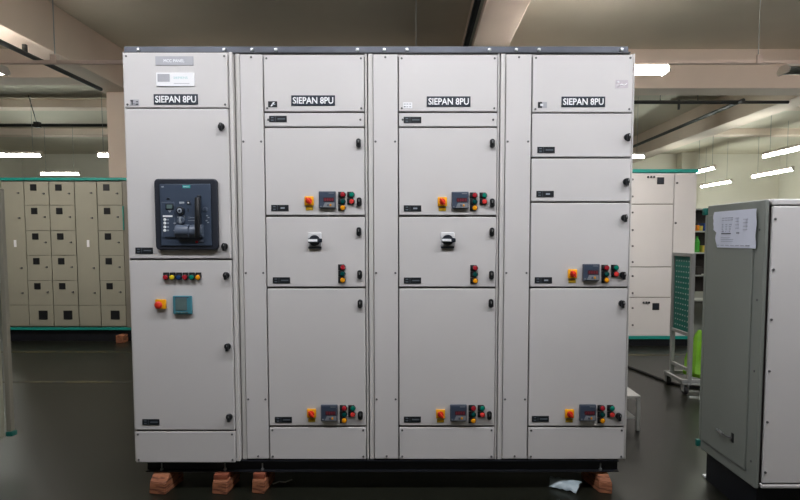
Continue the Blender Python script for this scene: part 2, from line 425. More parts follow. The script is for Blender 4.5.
LATCH, WING, SEL, METER, ROT, SIEP = latch_mesh(), wing_mesh(), selector_mesh(), meter_mesh(), rotary_mesh(), siepan_mesh()
IDP, IDPB = idplate_mesh(0.047, False), idplate_mesh(0.047, True)
BTN = {k: button_mesh(M[k]) for k in ('red', 'green', 'darkgreen', 'amber', 'brightred')}
BTNV = {k: button_mesh(M[k], False) for k in ('red', 'yellens', 'blue', 'green', 'amber')}
LBL = {'red': 'red push button', 'green': 'bright green push button', 'darkgreen': 'dark green push button', 'amber': 'amber indicator lamp',
       'brightred': 'bright red push button', 'yellens': 'yellow push button', 'blue': 'blue push button'}

class Cub:
    """one floor-standing cubicle of the lineup"""
    def __init__(s, label, xl, xr, f, ml=None, pr=None):
        s.f = f; s.xl, s.xr = xl, xr; s.ml = ml if ml else xl; s.pr = pr
        s.o = ((xl + xr) / 2, f, ZB)
        s.root = thing('switchgear_cubicle', label, 'cabinet', s.o, 'cubicles of the long switchgear lineup')
        b = s.mb(); d = 0.62; fr = f + 0.010
        b.box(xl, xr, f + 0.036, f + d, ZB, ZT, M['frame'], 0.004)
        b.box(xl + 0.006, xr - 0.006, f + 0.028, f + 0.037, ZB + 0.004, ZT - 0.004, M['gasket'])
        b.box(pr + 0.004, xr, fr, f + 0.037, ZB, ZT, M['frame'], 0.004)            # right upright
        if ml: b.box(xl, xl + 0.025, fr, f + 0.037, ZB, ZT, M['frame'], 0.004)
        else: b.box(xl, xl + 0.008, fr, f + 0.037, ZB, ZT, M['frame'], 0.003)
        b.box(xl, xr, fr + 0.012, f + 0.037, ZB, ZB + 0.014, M['frame'], 0.003)
        b.box(xl, xr, fr + 0.012, f + 0.037, ZT - 0.012, ZT, M['frame'], 0.003)
        b.build('body', s.root)
    def mb(s): return MB(s.o)
    def loc(s, px, py, dy=0.0):
        x, z = PY(px, py, s.f)
        return (x - s.o[0], dy, z - s.o[2])
    def plate(s, name, x0, x1, z0, z1, screws=(), dy=0.0):
        b = s.mb(); b.box(x0, x1, s.f + dy, s.f + 0.024, z0, z1, M['panel'], 0.0035)
        for sx, sz in screws:
            b.cyl((sx, s.f + dy + 0.001, sz), (sx, s.f + dy - 0.003, sz), 0.0058, M['screw'], seg=12, bev=0.001)
        return b.build(name, s.root)
    def corners(s, x0, x1, z0, z1, d=0.015): return [(x0 + d, z0 + d), (x1 - d, z0 + d), (x0 + d, z1 - d), (x1 - d, z1 - d)]
    def row(s, name, ya, yb, screws=None):
        x0 = s.ml + (0.0 if s.ml != s.xl else 0.009); x1 = s.pr
        z0, z1 = zr(yb), zr(ya)
        sc = s.corners(x0, x1, z0, z1) if screws == 'four' else ([(x0 + .02, (z0 + z1) / 2), (x1 - .02, (z0 + z1) / 2)] if screws == 'two' else ())
        return s.plate(name, x0, x1, z0, z1, sc)
    def put(s, me, name, parent, px, py, label=None): return inst(me, name, parent, s.loc(px, py), label)
    def cover(s):
        x0, x1 = s.xl + 0.028, s.ml - 0.007
        sc = [(x, zr(y)) for y in (141.5, 273, 399.5) for x in (x0 + 0.011, x1 - 0.014)] + [((x0 + x1) / 2, zr(57)), ((x0 + x1) / 2, zr(456.5))]
        return s.plate('cable_cover', x0, x1, ZB + 0.006, ZT - 0.006, sc, dy=0.003)
    def starter(s, d, sel, met, rows, xa, xb, latch):
        s.put(SEL, 'selector_switch', d, *sel, 'yellow selector switch with red knob')
        s.put(METER, 'digital_meter', d, *met, 'dark grey digital meter with red display')
        for k, y in zip(('red', 'darkgreen', 'amber'), rows): s.put(BTN[k], 'push_button', d, xa, y, LBL[k])
        for k, y in zip(('green', 'brightred'), rows): s.put(BTN[k], 'push_button', d, xb, y, LBL[k])
        s.put(LATCH if latch[2] else WING, 'latch', d, latch[0], latch[1])

def tiny_mark(s, parent, px, py, kind):
    b = MB(); w, h = 0.024, 0.0155
    if kind == 'black':
        b.box(-w, w, -0.002, 0, -h, h, M['idplate'])
        b.prism([(-0.012, -0.011), (-0.004, -0.011), (0.012, 0.010), (0.002, 0.010)], -0.0028, -0.002, M['white'])
        b.box(-0.004, 0.014, -0.0028, -0.002, -0.003, 0.002, M['brkprint'])
    elif kind == 'half':
        b.box(-w, -0.002, -0.002, 0, -h, h, M['idplate']); b.box(-0.002, w, -0.002, 0, -h, h, M['greylabel'])
        b.box(-0.012, 0.004, -0.0028, -0.0018, -0.006, 0.006, M['whitelabel'])
    elif kind == 'faded':
        b.box(-w, w, -0.002, 0, -h, h, M['whitelabel'])
        for x in (-0.016, -0.002, 0.013): b.box(x - 0.005, x + 0.005, -0.0028, -0.002, 0.004, 0.009, M['greylabel']); b.box(x - 0.005, x + 0.004, -0.0028, -0.002, -0.010, -0.005, M['dimtext' if x < -0.01 else 'greylabel'])
    else:
        b.box(-w, w, -0.002, 0, -h, h, M['greylabel'])
        for x0, x1, z0, z1 in ((-0.02, -0.006, 0.006, 0.012), (-0.015, -0.009, -0.012, 0.008), (0.006, 0.02, -0.012, -0.006), (0.008, 0.02, 0.002, 0.006), (-0.004, 0.0, -0.01, -0.004)):
            b.box(x0, x1, -0.0028, -0.002, z0, z1, M['idplate'])
    s.put(b.mesh('tiny_label'), 'tiny_label', parent, px, py)

# --- cubicle with the circuit breaker
c1 = Cub('wide light grey cubicle with the large black circuit breaker in its upper door', -1.546, -0.969, F - 0.03, pr=-0.992)
tp = c1.row('top_panel', 55, 108.7, 'four')
o = c1.put(SIEP, 'nameplate', tp, 176, 99.4, 'black nameplate with white lettering')
b = MB(); b.box(-0.100, 0.100, -0.003, 0, -0.0235, 0.0235, M['greylabel'], 0.001).text('MCC PANEL', -0.056, 0.052, -0.008, 0.008, -0.0028, M['white'], depth=0.001)
c1.put(b.mesh('grey_label'), 'grey_label', tp, 174.6, 60.9, 'grey label with faint white lettering')
b = MB(); b.box(-0.100, 0.100, -0.006, 0, -0.035, 0.035, M['whitelabel'], 0.001)
b.box(-0.092, -0.028, -0.007, -0.006, -0.012, 0.028, M['greylabel'])
b.text('SIEMENS', -0.008, 0.066, 0.003, 0.014, -0.0058, M['paleteal'], depth=0.001)
b.box(-0.008, 0.075, -0.0066, -0.006, -0.022, -0.0195, M['greylabel'])
c1.put(b.mesh('maker_label'), 'maker_label', tp, 175.6, 79.7, 'white label with pale teal lettering')
tiny_mark(c1, tp, 134.6, 102.6, 'worn')
d = c1.row('door', 110, 258.2)
for y in (126.8, 246.3): c1.put(WING, 'latch', d, 221.7 if y < 200 else 225.0, y)
c1.put(IDP, 'id_plate', d, 144.3, 250.6)
# circuit breaker: laid out in its own frame, millimetre grid of 5.55 units per photo step
bx0, bz0 = PY(187.65, 214.6, c1.f)
def Q(u, v):
    x, z = PY(145 + u / 5.556, 170 + v / 5.556, c1.f); return x - bx0, z - bz0
b = MB()
l, tz = Q(58, 50); r, bz = Q(416, 444)
b.rrect(l, r, bz, tz, 0.022, -0.022, 0, M['brkframe'], 0.006)
l, tz = Q(92, 80); r, bz = Q(380, 420)
b.box(l - .006, r + .006, -0.0235, -0.02, bz - .006, tz + .006, M['brkdark'])
b.box(l, r, -0.028, -0.02, bz, tz, M['brkface'], 0.003)
def bb(u0, u1, v0, v1, y0, y1, m, bev=0.0):
    x0, z1 = Q(u0, v0); x1, z0 = Q(u1, v1); b.box(min(x0, x1), max(x0, x1), -y1, -y0, min(z0, z1), max(z0, z1), m, bev)
bb(220, 262, 87, 103, .028, .029, M['teal_print'])
x0, z1 = Q(225, 92); x1, z0 = Q(257, 98); b.text('SIEMENS', x0, x1, z0, z1, -0.0288, M['white'], depth=0.0008)
bb(104, 116, 93, 99, .028, .029, M['brkprint']); bb(134, 150, 156, 165, .028, .032, M['brkdark'], .001)
bb(104, 180, 180, 375, .028, .030, M['brkgrey'], .001)
bb(107, 178, 183, 372, .0295, .0312, M['brkface'])
bb(128, 172, 190, 222, .031, .034, M['idplate'], .001); bb(134, 166, 194, 216, .0335, .0345, M['hmiscr'])
x0, z0 = Q(141, 226); x1, z1 = Q(160, 226); xm, zm = Q(151, 238); b.prism([(x0, z0), (x1, z1), (xm, zm)], -0.033, -0.031, M['brkprint'])
bb(113, 166, 253, 262, .031, .0325, M['white'])
for v in (277, 296, 317, 336):
    x, z = Q(124, v); b.cyl((x, -0.030, z), (x, -0.035, z), 0.0075, M['white'], seg=14, bev=.001)
    bb(134, 146, v - 4, v + 4, .031, .0325, M['brkprint'])
for v in (296, 336): bb(172, 184, v - 3, v + 4, .031, .0325, M['brkprint'])
bb(202, 230, 178, 190, .028, .030, M['brkprint'], .001); bb(244, 264, 174, 192, .028, .032, M['brkdark'], .001); bb(250, 258, 180, 187, .0315, .033, M['white'])
x, z = Q(211, 228); b.cyl((x, -0.026, z), (x, -0.046, z), 0.0215, M['brkdark'], seg=24, bev=.003); b.cyl((x, -0.045, z), (x, -0.049, z), 0.0125, M['brkprint'], seg=20, bev=.002); b.cyl((x, -0.048, z), (x, -0.051, z), 0.006, M['brkdark'], seg=14)
x, z = Q(214, 280); b.cyl((x, -0.026, z), (x, -0.040, z), 0.019, M['brkgrey'], seg=24, bev=.003); b.box(x - .005, x + .005, -.052, -.038, z - .017, z + .017, M['brkprint'], .003)
bb(192, 204, 258, 266, .028, .030, M['brkprint']); bb(228, 236, 258, 266, .028, .030, M['brkprint'])
bb(250, 296, 264, 267, .028, .029, M['brkprint']); bb(250, 262, 258, 272, .028, .0295, M['brkgrey']); bb(250, 296, 280, 283, .028, .029, M['brkprint'])
bb(249, 254, 215, 234, .028, .031, M['brkdark'])
x0, z0 = Q(188, 340); x1, z1 = Q(336, 340); b.cyl((x0, -0.032, z0), (x1, -0.032, z0), 0.034, M['brkgrey'], seg=32, bev=.004); bb(264, 268, 308, 372, .03, .067, M['brkface'])
bb(300, 328, 142, 380, .026, .036, M['brkdark'], .004)
hp = []
for k in range(9):
    u = 313 + 6 * math.sin(k / 8 * math.pi); v = 160 + k * 26.5
    x, z = Q(u, v); hp.append((x, -0.058 - 0.016 * math.sin(k / 8 * math.pi), z))
b.tube(hp, 0.0135, M['black'], 12)
x, z = Q(345, 220); b.cyl((x, -0.026, z), (x, -0.031, z), 0.0135, M['brkgrey'], seg=20, bev=.002); b.cyl((x, -0.030, z), (x, -0.0325, z), 0.008, M['brkface'], seg=16)
for u, v in ((355, 255), (363, 265), (352, 282), (361, 292)): bb(u - 5, u + 5, v - 3, v + 3, .028, .0295, M['brkprint'])
bb(126, 188, 371, 378, .031, .033, M['brkdark']); bb(292, 306, 394, 406, .028, .031, M['red'], .001); bb(314, 336, 390, 402, .028, .031, M['brkgrey'], .002)
o = inst(b.mesh('circuit_breaker'), 'circuit_breaker', d, (bx0 - c1.o[0], 0, bz0 - c1.o[2]), 'large dark blue-grey circuit breaker in a black rounded bezel')
d = c1.row('door', 260.2, 428.3)
for x, y in ((226.6, 275.2), (228, 346.3), (229.7, 416.6)): c1.put(WING, 'latch', d, x, y)
c1.put(IDP, 'id_plate', d, 151, 422)
for k, x in zip(('red', 'yellens', 'blue', 'red', 'green', 'amber'), (166.4, 172.9, 179.3, 185.8, 192.3, 198.7)):
    c1.put(BTNV[k], 'push_button', d, x, 277.2, LBL[k])
b = MB(); b.box(-0.029, 0.029, -0.014, 0, -0.026, 0.026, M['yellow'], 0.004)
b.cyl((-0.004, -0.014, -0.003), (-0.004, -0.026, -0.003), 0.013, M['redknob'], seg=20); b.dome((-0.004, -0.030, -0.003), 0.021, (0, -1, 0), M['redknob'], 0.55, 24)
c1.put(b.mesh('emergency_stop'), 'emergency_stop', d, 161.4, 304.0, 'red emergency stop knob on a yellow plate')
b = MB(); b.box(-0.051, 0.051, -0.016, 0, -0.050, 0.050, M['hmi'], 0.005); b.box(-0.036, 0.026, -0.018, -0.015, -0.028, 0.038, M['hmiscr'], 0.001)
b.box(-0.036, 0.036, -0.0168, -0.015, 0.039, 0.044, M['brkface'])
for i in range(4): b.box(-0.033 + i * .017, -0.021 + i * .017, -0.019, -0.0155, -0.044, -0.036, M['hmiscr'], .001)
c1.put(b.mesh('display_unit'), 'display_unit', d, 183.3, 304.8, 'square teal power meter with grey screen')
c1.row('kick_panel', 430, 460.5, 'four')

# --- two like cubicles
def like(label, xl, xr, ml, pr, dx, mark, sx, nums):
    c = Cub(label, xl, xr, F, ml, pr); c.cover()
    tp = c.row('top_panel', 55.5, 111.2, 'four')
    c.put(SIEP, 'nameplate', tp, sx[0], sx[1], 'black nameplate with white lettering'); tiny_mark(c, tp, nums['mark'][0], nums['mark'][1], mark)
    sp = c.row('strip_panel', 113, 126.4, 'two'); c.put(IDP, 'id_plate', sp, *nums['strip'])
    d = c.row('door', 128, 215.0)
    c.put(LATCH, 'latch', d, *nums['la']); c.put(IDPB, 'id_plate', d, *nums['ida'])
    c.starter(d, *nums['A'])
    d = c.row('door', 217, 286.7)
    for p in nums['lb']: c.put(LATCH, 'latch', d, *p)
    c.put(IDP, 'id_plate', d, *nums['idb']); c.put(ROT, 'rotary_switch', d, *nums['rot'], 'black rotary switch with white pointer')
    for k, y in zip(('red', 'darkgreen', 'amber'), nums['by']): c.put(BTN[k], 'push_button', d, nums['bx'], y, LBL[k])
    d = c.row('door', 288.7, 425.6)
    c.put(LATCH, 'latch', d, *nums['lc']); c.put(IDP, 'id_plate', d, *nums['idc'])
    c.starter(d, *nums['C'])
    c.row('kick_panel', 427.6, 459.2, 'four')
    return c
like('light grey cubicle with a round rotary switch, directly right of the circuit breaker cubicle', -0.963, -0.2615, -0.808, -0.277, 0, 'black', (313.2, 100.6), dict(
    mark=(272.7, 104.3), strip=(278, 119), la=(358.7, 143.3), ida=(280, 208), lb=((359, 231.7), (359.8, 274.5)), idb=(281.5, 280.3), rot=(315, 240.5),
    by=(267.3, 273.7, 280), bx=343, lc=(360.2, 303.7), idc=(283.5, 419.7),
    A=((309.4, 201), (327.6, 200), (194.8, 201.5, 207.9), 343, 352, (359.4, 202, True)),
    C=((311.8, 413), (329.5, 412.4), (407.8, 414, 420), 344.5, 353, (360.5, 415, True))))
like('light grey cubicle with a round rotary switch and faded white mark, third in the lineup', -0.2555, 0.4455, -0.091, 0.432, 0, 'faded', (448.6, 101.6), dict(
    mark=(407.8, 105.4), strip=(412.5, 120), la=(492.2, 143.6), ida=(412.5, 208.4), lb=((491.8, 232), (491.3, 275)), idb=(412.5, 280.5), rot=(447.6, 240.2),
    by=(268, 274.3, 280.7), bx=475, lc=(490.8, 303.2), idc=(412.4, 419.4),
    A=((442.3, 201.8), (460, 200.4), (195.5, 201.9, 208), 474.6, 484.2, (492, 203, True)),
    C=((440.5, 413.6), (458.3, 412.3), (407.8, 414.2, 420.2), 473.2, 482.2, (489.2, 415, True))))
# --- end cubicle
c4 = Cub('light grey end cubicle with four doors, beside the pale far cabinets', 0.4515, 1.166, F, 0.621, 1.151); c4.cover()
tp = c4.row('top_panel', 55, 112, 'four')
c4.put(SIEP, 'nameplate', tp, 583.2, 101.8, 'black nameplate with white lettering'); tiny_mark(c4, tp, 542.4, 105, 'half')
b = MB(); b.box(-0.033, 0.033, -0.0015, 0, -0.021, 0.021, M['stickergrey']); b.prism([(-0.026, 0.004), (-0.012, 0.010), (-0.016, 0.014), (-0.03, 0.012)], -0.0022, -0.0014, M['whitelabel'])
b.prism([(-0.02, -0.014), (0.0, -0.004), (0.012, -0.010), (0.028, 0.0), (0.028, 0.004), (0.012, -0.004), (0, 0.002), (-0.022, -0.01)], -0.0022, -0.0014, M['whitelabel'])
c4.put(b.mesh('sticker'), 'sticker', tp, 621.7, 84.1, 'small faded grey sticker')
d = c4.row('door', 113.6, 156.8); c4.put(WING, 'latch', d, 627, 137.4); c4.put(IDP, 'id_plate', d, 546, 150)
d = c4.row('door', 158.6, 201.2); c4.put(WING, 'latch', d, 625.8, 181.8); c4.put(IDPB, 'id_plate', d, 545, 194)
d = c4.row('door', 203, 286.7); c4.put(WING, 'latch', d, 624, 217.8); c4.put(IDPB, 'id_plate', d, 543.3, 280.2)
c4.starter(d, (572.2, 273.8), (590.5, 272.3), (267.7, 274, 280), 606, 615.6, (622.4, 274.8, False))
d = c4.row('door', 288.5, 426); c4.put(WING, 'latch', d, 621.4, 303.3); c4.put(IDP, 'id_plate', d, 540.3, 418.8)
c4.starter(d, (569.2, 413.4), (587.2, 412.2), (407.8, 414.2, 420.2), 602, 611.6, (618.2, 415.6, False))
c4.row('kick_panel', 427.8, 459.2, 'four')

# --- base channel, top rail, blocks
bo = (0, F + 0.06, 0.105); ZP = 0.105
t = thing('base_frame', 'black steel channel frame carrying the whole switchgear lineup', 'base frame', bo)
b = MB(bo)
for y0, y1, s_ in ((F + 0.025, F + 0.03, -1), (F + 0.595, F + 0.6, 1)):
    b.box(-1.50, 1.125, y0, y1, ZP, ZB - 0.002, M['base'])
b.box(-1.50, 1.125, F + 0.0, F + 0.03, ZP, ZP + 0.006, M['base']).box(-1.50, 1.125, F + 0.0, F + 0.03, ZB - 0.008, ZB - 0.002, M['base'])
b.build('channel', t)
b = MB(bo)
for x in (-1.50, -0.97, -0.26, 0.44, 1.10): b.box(x, x + 0.025, F + 0.032, F + 0.593, ZP + 0.004, ZB - 0.002, M['base'])
b.build('cross_member', t)
BOLTX = [PY(px, 472, F)[0] for px in (161, 224.5, 262, 601)]
for x in BOLTX:
    b = MB(bo); b.cyl((x, F + 0.012, ZP + 0.005), (x, F + 0.012, ZP + 0.045), 0.004, M['steel'], seg=8).cyl((x, F + 0.012, ZP + 0.006), (x, F + 0.012, ZP + 0.016), 0.009, M['steel'], seg=6).build('bolt', t)
t = thing('lifting_rail', 'slate grey steel rail along the top front edge of the switchgear', 'rail', (0, F + 0.05, ZT))
b = MB((0, F + 0.05, ZT)); b.box(-1.56, 1.135, F + 0.03, F + 0.036, ZT + 0.002, ZT + 0.044, M['rail'], 0.0015); b.box(-1.56, 1.135, F + 0.03, F + 0.09, ZT + 0.002, ZT + 0.010, M['base'])
b.box(-1.56, 1.14, F + 0.012, F + 0.034, ZT + 0.002, ZT + 0.009, M['base'])
b.build('angle', t)
for px in (136, 223, 251, 275, 357, 384, 407, 490, 517, 540, 623):
    x = PY(px, 50, F)[0]
    MB((0, F + 0.05, ZT)).cyl((x, F + 0.03, ZT + 0.024), (x, F + 0.020, ZT + 0.024), 0.010, M['steel'], seg=6, bev=.001).build('bolt', t)

def block(x, y, w, dep, h, label, skew, tall=0.0, m='wood', rz=0.0):
    """rough sawn wedge of wood: long axis runs under the frame, top plate under the channel"""
    t = thing('wooden_block', label, 'block', (x, y, 0), 'wooden blocks under the switchgear', rz)
    bm_ = MB(); tb = bmesh.new()
    vs = [(-w / 2, -dep * 0.42, 0), (w / 2 * 0.9, -dep * 0.5, 0), (w / 2 + skew, dep * 0.5, 0), (-w / 2 + skew, dep * 0.5, 0),
          (-w / 2 * 0.92, -dep * 0.40, h * (0.9 if tall else 0.62)), (w / 2 * 0.92, -dep * 0.47, h * (0.86 if tall else 0.58)), (w / 2 + skew, dep * 0.5, h), (-w / 2 + skew, dep * 0.5, h),
          (-w / 2 * 0.95 + skew * .2, -dep * (0.38 if tall else 0.18), h), (w / 2 * 0.95 + skew * .2, -dep * (0.42 if tall else 0.18), h)]
    V = [tb.verts.new(v) for v in vs]
    for f in ((3, 2, 1, 0), (0, 1, 5, 4), (1, 2, 6, 9, 5), (0, 4, 8, 7, 3), (2, 3, 7, 6), (4, 5, 9, 8), (8, 9, 6, 7)): tb.faces.new([V[i] for i in f])
    bmesh.ops.recalc_face_normals(tb, faces=tb.faces[:])
    bmesh.ops.bevel(tb, geom=tb.edges[:], offset=0.004, segments=2, affect='EDGES')
    bmesh.ops.triangulate(tb, faces=[f for f in tb.faces if len(f.verts) > 4])
    bm_.add(tb, M[m]); bm_.build('wedge', t)
    if tall: MB().box(-w * 0.42, w * 0.42, -dep * 0.36, dep * 0.4, h, h + tall, M['wood2'], 0.003).build('shim', t)
    return t
block(BOLTX[0] + 0.0, F + 0.04, 0.10, 0.20, 0.103, 'orange-brown wooden block under the left end of the base frame', 0.02)
block(BOLTX[1] - 0.012, F + 0.04, 0.092, 0.20, 0.074, 'orange-brown wooden block with a shim, next right of the leftmost block', 0.01, 0.029)
block(BOLTX[2] - 0.012, F + 0.05, 0.076, 0.20, 0.074, 'narrow orange-brown wooden block with a shim, below the narrow cover right of the breaker cubicle', 0.01, 0.029)
block(BOLTX[3] + 0.018, F + 0.06, 0.070, 0.22, 0.103, 'orange-brown wooden block alone under the right end of the base frame', -0.045)
# plastic film and bit of wire on the floor
b = MB(); tb = bmesh.new(); random.seed(3)
pts = [(549, 476.5), (566, 477.0), (581, 479), (577.5, 485.5), (566, 483.5), (552, 480)]
gx, gy = 9, 5; grid = []
q0, q1, q2, q3 = [Vector((*PZ(*p, 0.004), 0)) for p in ((549, 487), (577, 494), (582, 489), (551, 483.5))]
for j in range(gy):
    for i in range(gx):
        u, v = i / (gx - 1), j / (gy - 1)
        p = (q0 * (1 - u) + q1 * u) * (1 - v) + (q3 * (1 - u) + q2 * u) * v
        e = 4 * v * (1 - v)
        p.z = 0.004 + 0.014 * e + 0.034 * v + random.random() * 0.008 + (0.006 if i in (2, 6) else 0)
        p.x += random.uniform(-.006, .006); p.y += random.uniform(-.006, .006); grid.append(tb.verts.new(p))
for j in range(gy - 1):
    for i in range(gx - 1):
        a = j * gx + i; tb.faces.new((grid[a], grid[a + 1], grid[a + gx + 1], grid[a + gx]))
r_ = bmesh.ops.extrude_face_region(tb, geom=tb.faces[:])
for g in r_['geom']:
    if isinstance(g, bmesh.types.BMVert): g.co.z += 0.003
bmesh.ops.recalc_face_normals(tb, faces=tb.faces[:])
b.add(tb, M['clearbag']); tag(b.build('plastic_bag'), 'crumpled clear plastic bag on the floor under the base frame', 'bag')
tag(MB().tube([(*PZ(x, y, 0.006), 0.006) for x, y in ((273, 484), (279, 481.5), (285, 482), (292, 479.5))], 0.004, M['whitesteel'], 8).build('wire_offcut'), 'short pale wire on the floor beside the narrow wooden block', 'wire')

# ------------------------------------------------------------------ beige cubicles on the left
GY = 8.08; gb, gt = 0.19, 2.165
def zg(py): return PY(400, py, GY)[1]
WINM = MB().box(-0.043, 0.043, -0.008, 0, -0.043, 0.043, M['glassblack'], 0.004).box(-0.036, 0.036, -0.009, -0.007, -0.036, 0.036, M['black']).mesh('meter_window')
WINB = MB().box(-0.060, 0.060, -0.008, 0, -0.060, 0.060, M['glassblack'], 0.004).box(-0.052, 0.052, -0.009, -0.007, -0.052, 0.052, M['black']).mesh('meter_window')
GL = MB().cyl((0, 0, 0), (0, -0.014, 0), 0.012, M['screw'], seg=12, bev=.002).box(-0.022, 0.0, -0.012, -0.006, -0.004, 0.004, M['screw']).mesh('latch')
rows = [181.6, 205.2, 230.6, 255.4, 280.4, 305.2, 326.2]
gx = [PY(px, 181, GY)[0] for px in (0.5, 23.4, 48.5, 74, 96.4, 122)]
glab = ['beige blank cubicle with a small white tag at the left end of the far row',
        'beige cubicle with a column of black windows, beside the left blank cubicle',
        'beige cubicle with a column of black windows, between the window cubicle and the blank one',
        'beige blank cubicle with a small white tag, between two window cubicles',
        'beige cubicle with black windows and a teal door edge, nearest the pillar']
for i in range(5):
    x0, x1 = gx[i] + 0.002, gx[i + 1] - 0.002; org = ((x0 + x1) / 2, GY, gb)
    t = thing('feeder_cubicle', glab[i], 'cabinet', org, 'beige cubicles of the far left row')
    b = MB(org).box(x0, x1, GY + 0.02, GY + 0.5, gb, gt, M['beigedark'], 0.004)
    if i == 4: b.box(x1 + 0.002, x1 + 0.075, GY + 0.0, GY + 0.5, gb, gt, M['beigedark'], 0.004)
    b.build('body', t)
    blank = i in (0, 3)
    rr = [(rows[0], rows[5]), (rows[5], rows[6])] if blank else list(zip(rows, rows[1:]))
    for k, (ya, yb) in enumerate(rr):
        z1, z0 = zg(ya) - 0.003, zg(yb) + 0.003
        last = k == len(rr) - 1
        d = MB(org).box(x0 + 0.003, x1 - 0.003, GY, GY + 0.019, z0, z1, M['beige'], 0.003).build('cover_plate' if last else 'door', t)
        if blank and not last:
            for y in (193, 218, 268, 293): inst(GL, 'latch', d, (x1 - 0.07 - org[0], 0, zg(y) - gb))
            MB(org).box(x0 + 0.14, x0 + 0.175, GY - 0.002, GY, zg(247), zg(240), M['whitelabel']).build('white_tag', d)
        if not blank:
            if last: inst(WINB, 'meter_window', d, (x0 + 0.19 - org[0], 0, (z0 + z1) / 2 + 0.01 - gb))
            else:
                inst(WINM, 'meter_window', d, (x0 + 0.128 - org[0], 0, z1 - 0.075 - gb)); inst(GL, 'latch', d, (x1 - 0.065 - org[0], 0, z1 - 0.155 - gb))
    if i == 4:
        MB(org).box(x1 + 0.000, x1 + 0.014, GY - 0.014, GY - 0.002, zg(230), zg(206), M['teal'], 0.002).build('door_edge', t)['label'] = 'teal edge of a door'
tag(MB().box(gx[0] - 0.01, gx[5] + 0.085, GY - 0.012, GY + 0.5, gt + 0.002, gt + 0.04, M['teal'], 0.004).build('top_trim'), 'teal trim strip along the top of the beige cubicles', 'trim')
t = thing('plinth', 'black plinth with teal top strip under the beige cubicles', 'plinth', ((gx[0] + gx[5]) / 2, GY + 0.2, 0))
o = ((gx[0] + gx[5]) / 2, GY + 0.2, 0)
MB(o).box(gx[0], gx[5] + 0.08, GY - 0.008, GY + 0.5, gb - 0.035, gb - 0.002, M['teal'], 0.003).build('teal_strip', t)
MB(o).box(gx[0], gx[5] + 0.08, GY + 0.03, GY + 0.5, 0, gb - 0.037, M['base']).build('base', t)
x_, y_ = PZ(124, 341, 0)
tag(MB().box(x_ - 0.02, x_ + 0.075, 7.92, 8.07, 0, 0.105, M['wood'], 0.006).build('wooden_block'), 'wooden block on the floor by the foot of the beige cubicles', 'block')

# ------------------------------------------------------------------ near left cabinet edge
org = (-2.75, 3.2, 0.2)
t = thing('control_cabinet', 'grey cabinet at the left picture edge on a wooden block', 'cabinet', org)
MB(org).box(-3.25, -2.485, 2.9, 3.56, 0.2, 1.69, M['beige'], 0.006).build('body', t)
MB(org).box(-2.484, -2.47, 2.93, 3.50, 0.22, 1.67, M['beige'], 0.004).cyl((-2.47, 3.45, .40), (-2.465, 3.45, .40), .008, M['screw'], seg=10).build('side_panel', t)
MB(org).box(-2.48, -2.452, 3.565, 3.60, 0.23, 1.69, M['beigedark'], 0.004).box(-2.485, -2.445, 3.562, 3.61, 0.2, 0.228, M['panelgreen'], 0.003).build('corner_post', t)
MB(org).box(-3.22, -2.515, 2.93, 3.53, 0.085, 0.198, M['base']).build('plinth', t)
tag(MB().box(-2.645, -2.495, 3.1, 3.4, 0, 0.083, M['wood'], 0.006).build('wooden_block'), 'wooden block under the cabinet at the left picture edge', 'block')

# ------------------------------------------------------------------ right cabinet
def RP(px, py, Y): return PY(px, py, Y)
RX, RY0, RY1 = 1.655, 2.853, 3.42
rzb, rzt = 0.178, 1.585
org = (RX + 0.5, (RY0 + RY1) / 2, rzb)
t = thing('control_cabinet', 'grey control cabinet at the right with a taped wiring drawing', 'cabinet', org)
b = MB(org)
b.box(RX + 0.02, RX + 1.2, RY0 + 0.03, RY1, rzb, rzt, M['panel'], 0.005)
b.box(RX + 0.032, RX + 1.2, RY0 + 0.002, RY0 + 0.031, rzt - 0.030, rzt, M['panel'], 0.006)
b.box(RX + 0.032, RX + 1.2, RY0 + 0.002, RY0 + 0.031, rzb, rzb + 0.022, M['panel'], 0.006)
b.box(RX + 0.021, RX + 1.19, RY0 + 0.024, RY0 + 0.031, rzb + 0.01, rzt - 0.01, M['darkp'])
b.build('body', t)
b = MB(org); b.box(RX + 0.036, RX + 1.15, RY0 + 0.002, RY0 + 0.022, rzb + 0.026, rzt - 0.034, M['panel'], 0.005)
for z in (1.49, 1.25, 1.01, 0.76, 0.51, 0.26): b.cyl((RX + 0.047, RY0 + 0.003, z), (RX + 0.047, RY0 - 0.003, z), 0.006, M['screw'], seg=12, bev=.001)
b.build('front_panel', t)
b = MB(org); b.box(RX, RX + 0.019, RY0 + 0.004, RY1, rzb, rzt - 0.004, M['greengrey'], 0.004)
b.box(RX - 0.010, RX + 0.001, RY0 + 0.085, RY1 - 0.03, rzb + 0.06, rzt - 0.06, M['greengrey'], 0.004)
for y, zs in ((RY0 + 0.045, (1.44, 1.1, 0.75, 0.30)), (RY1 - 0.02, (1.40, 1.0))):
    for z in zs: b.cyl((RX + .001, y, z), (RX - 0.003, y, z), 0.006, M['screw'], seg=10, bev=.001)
d = b.build('side_door', t); d['label'] = 'green-grey side door'
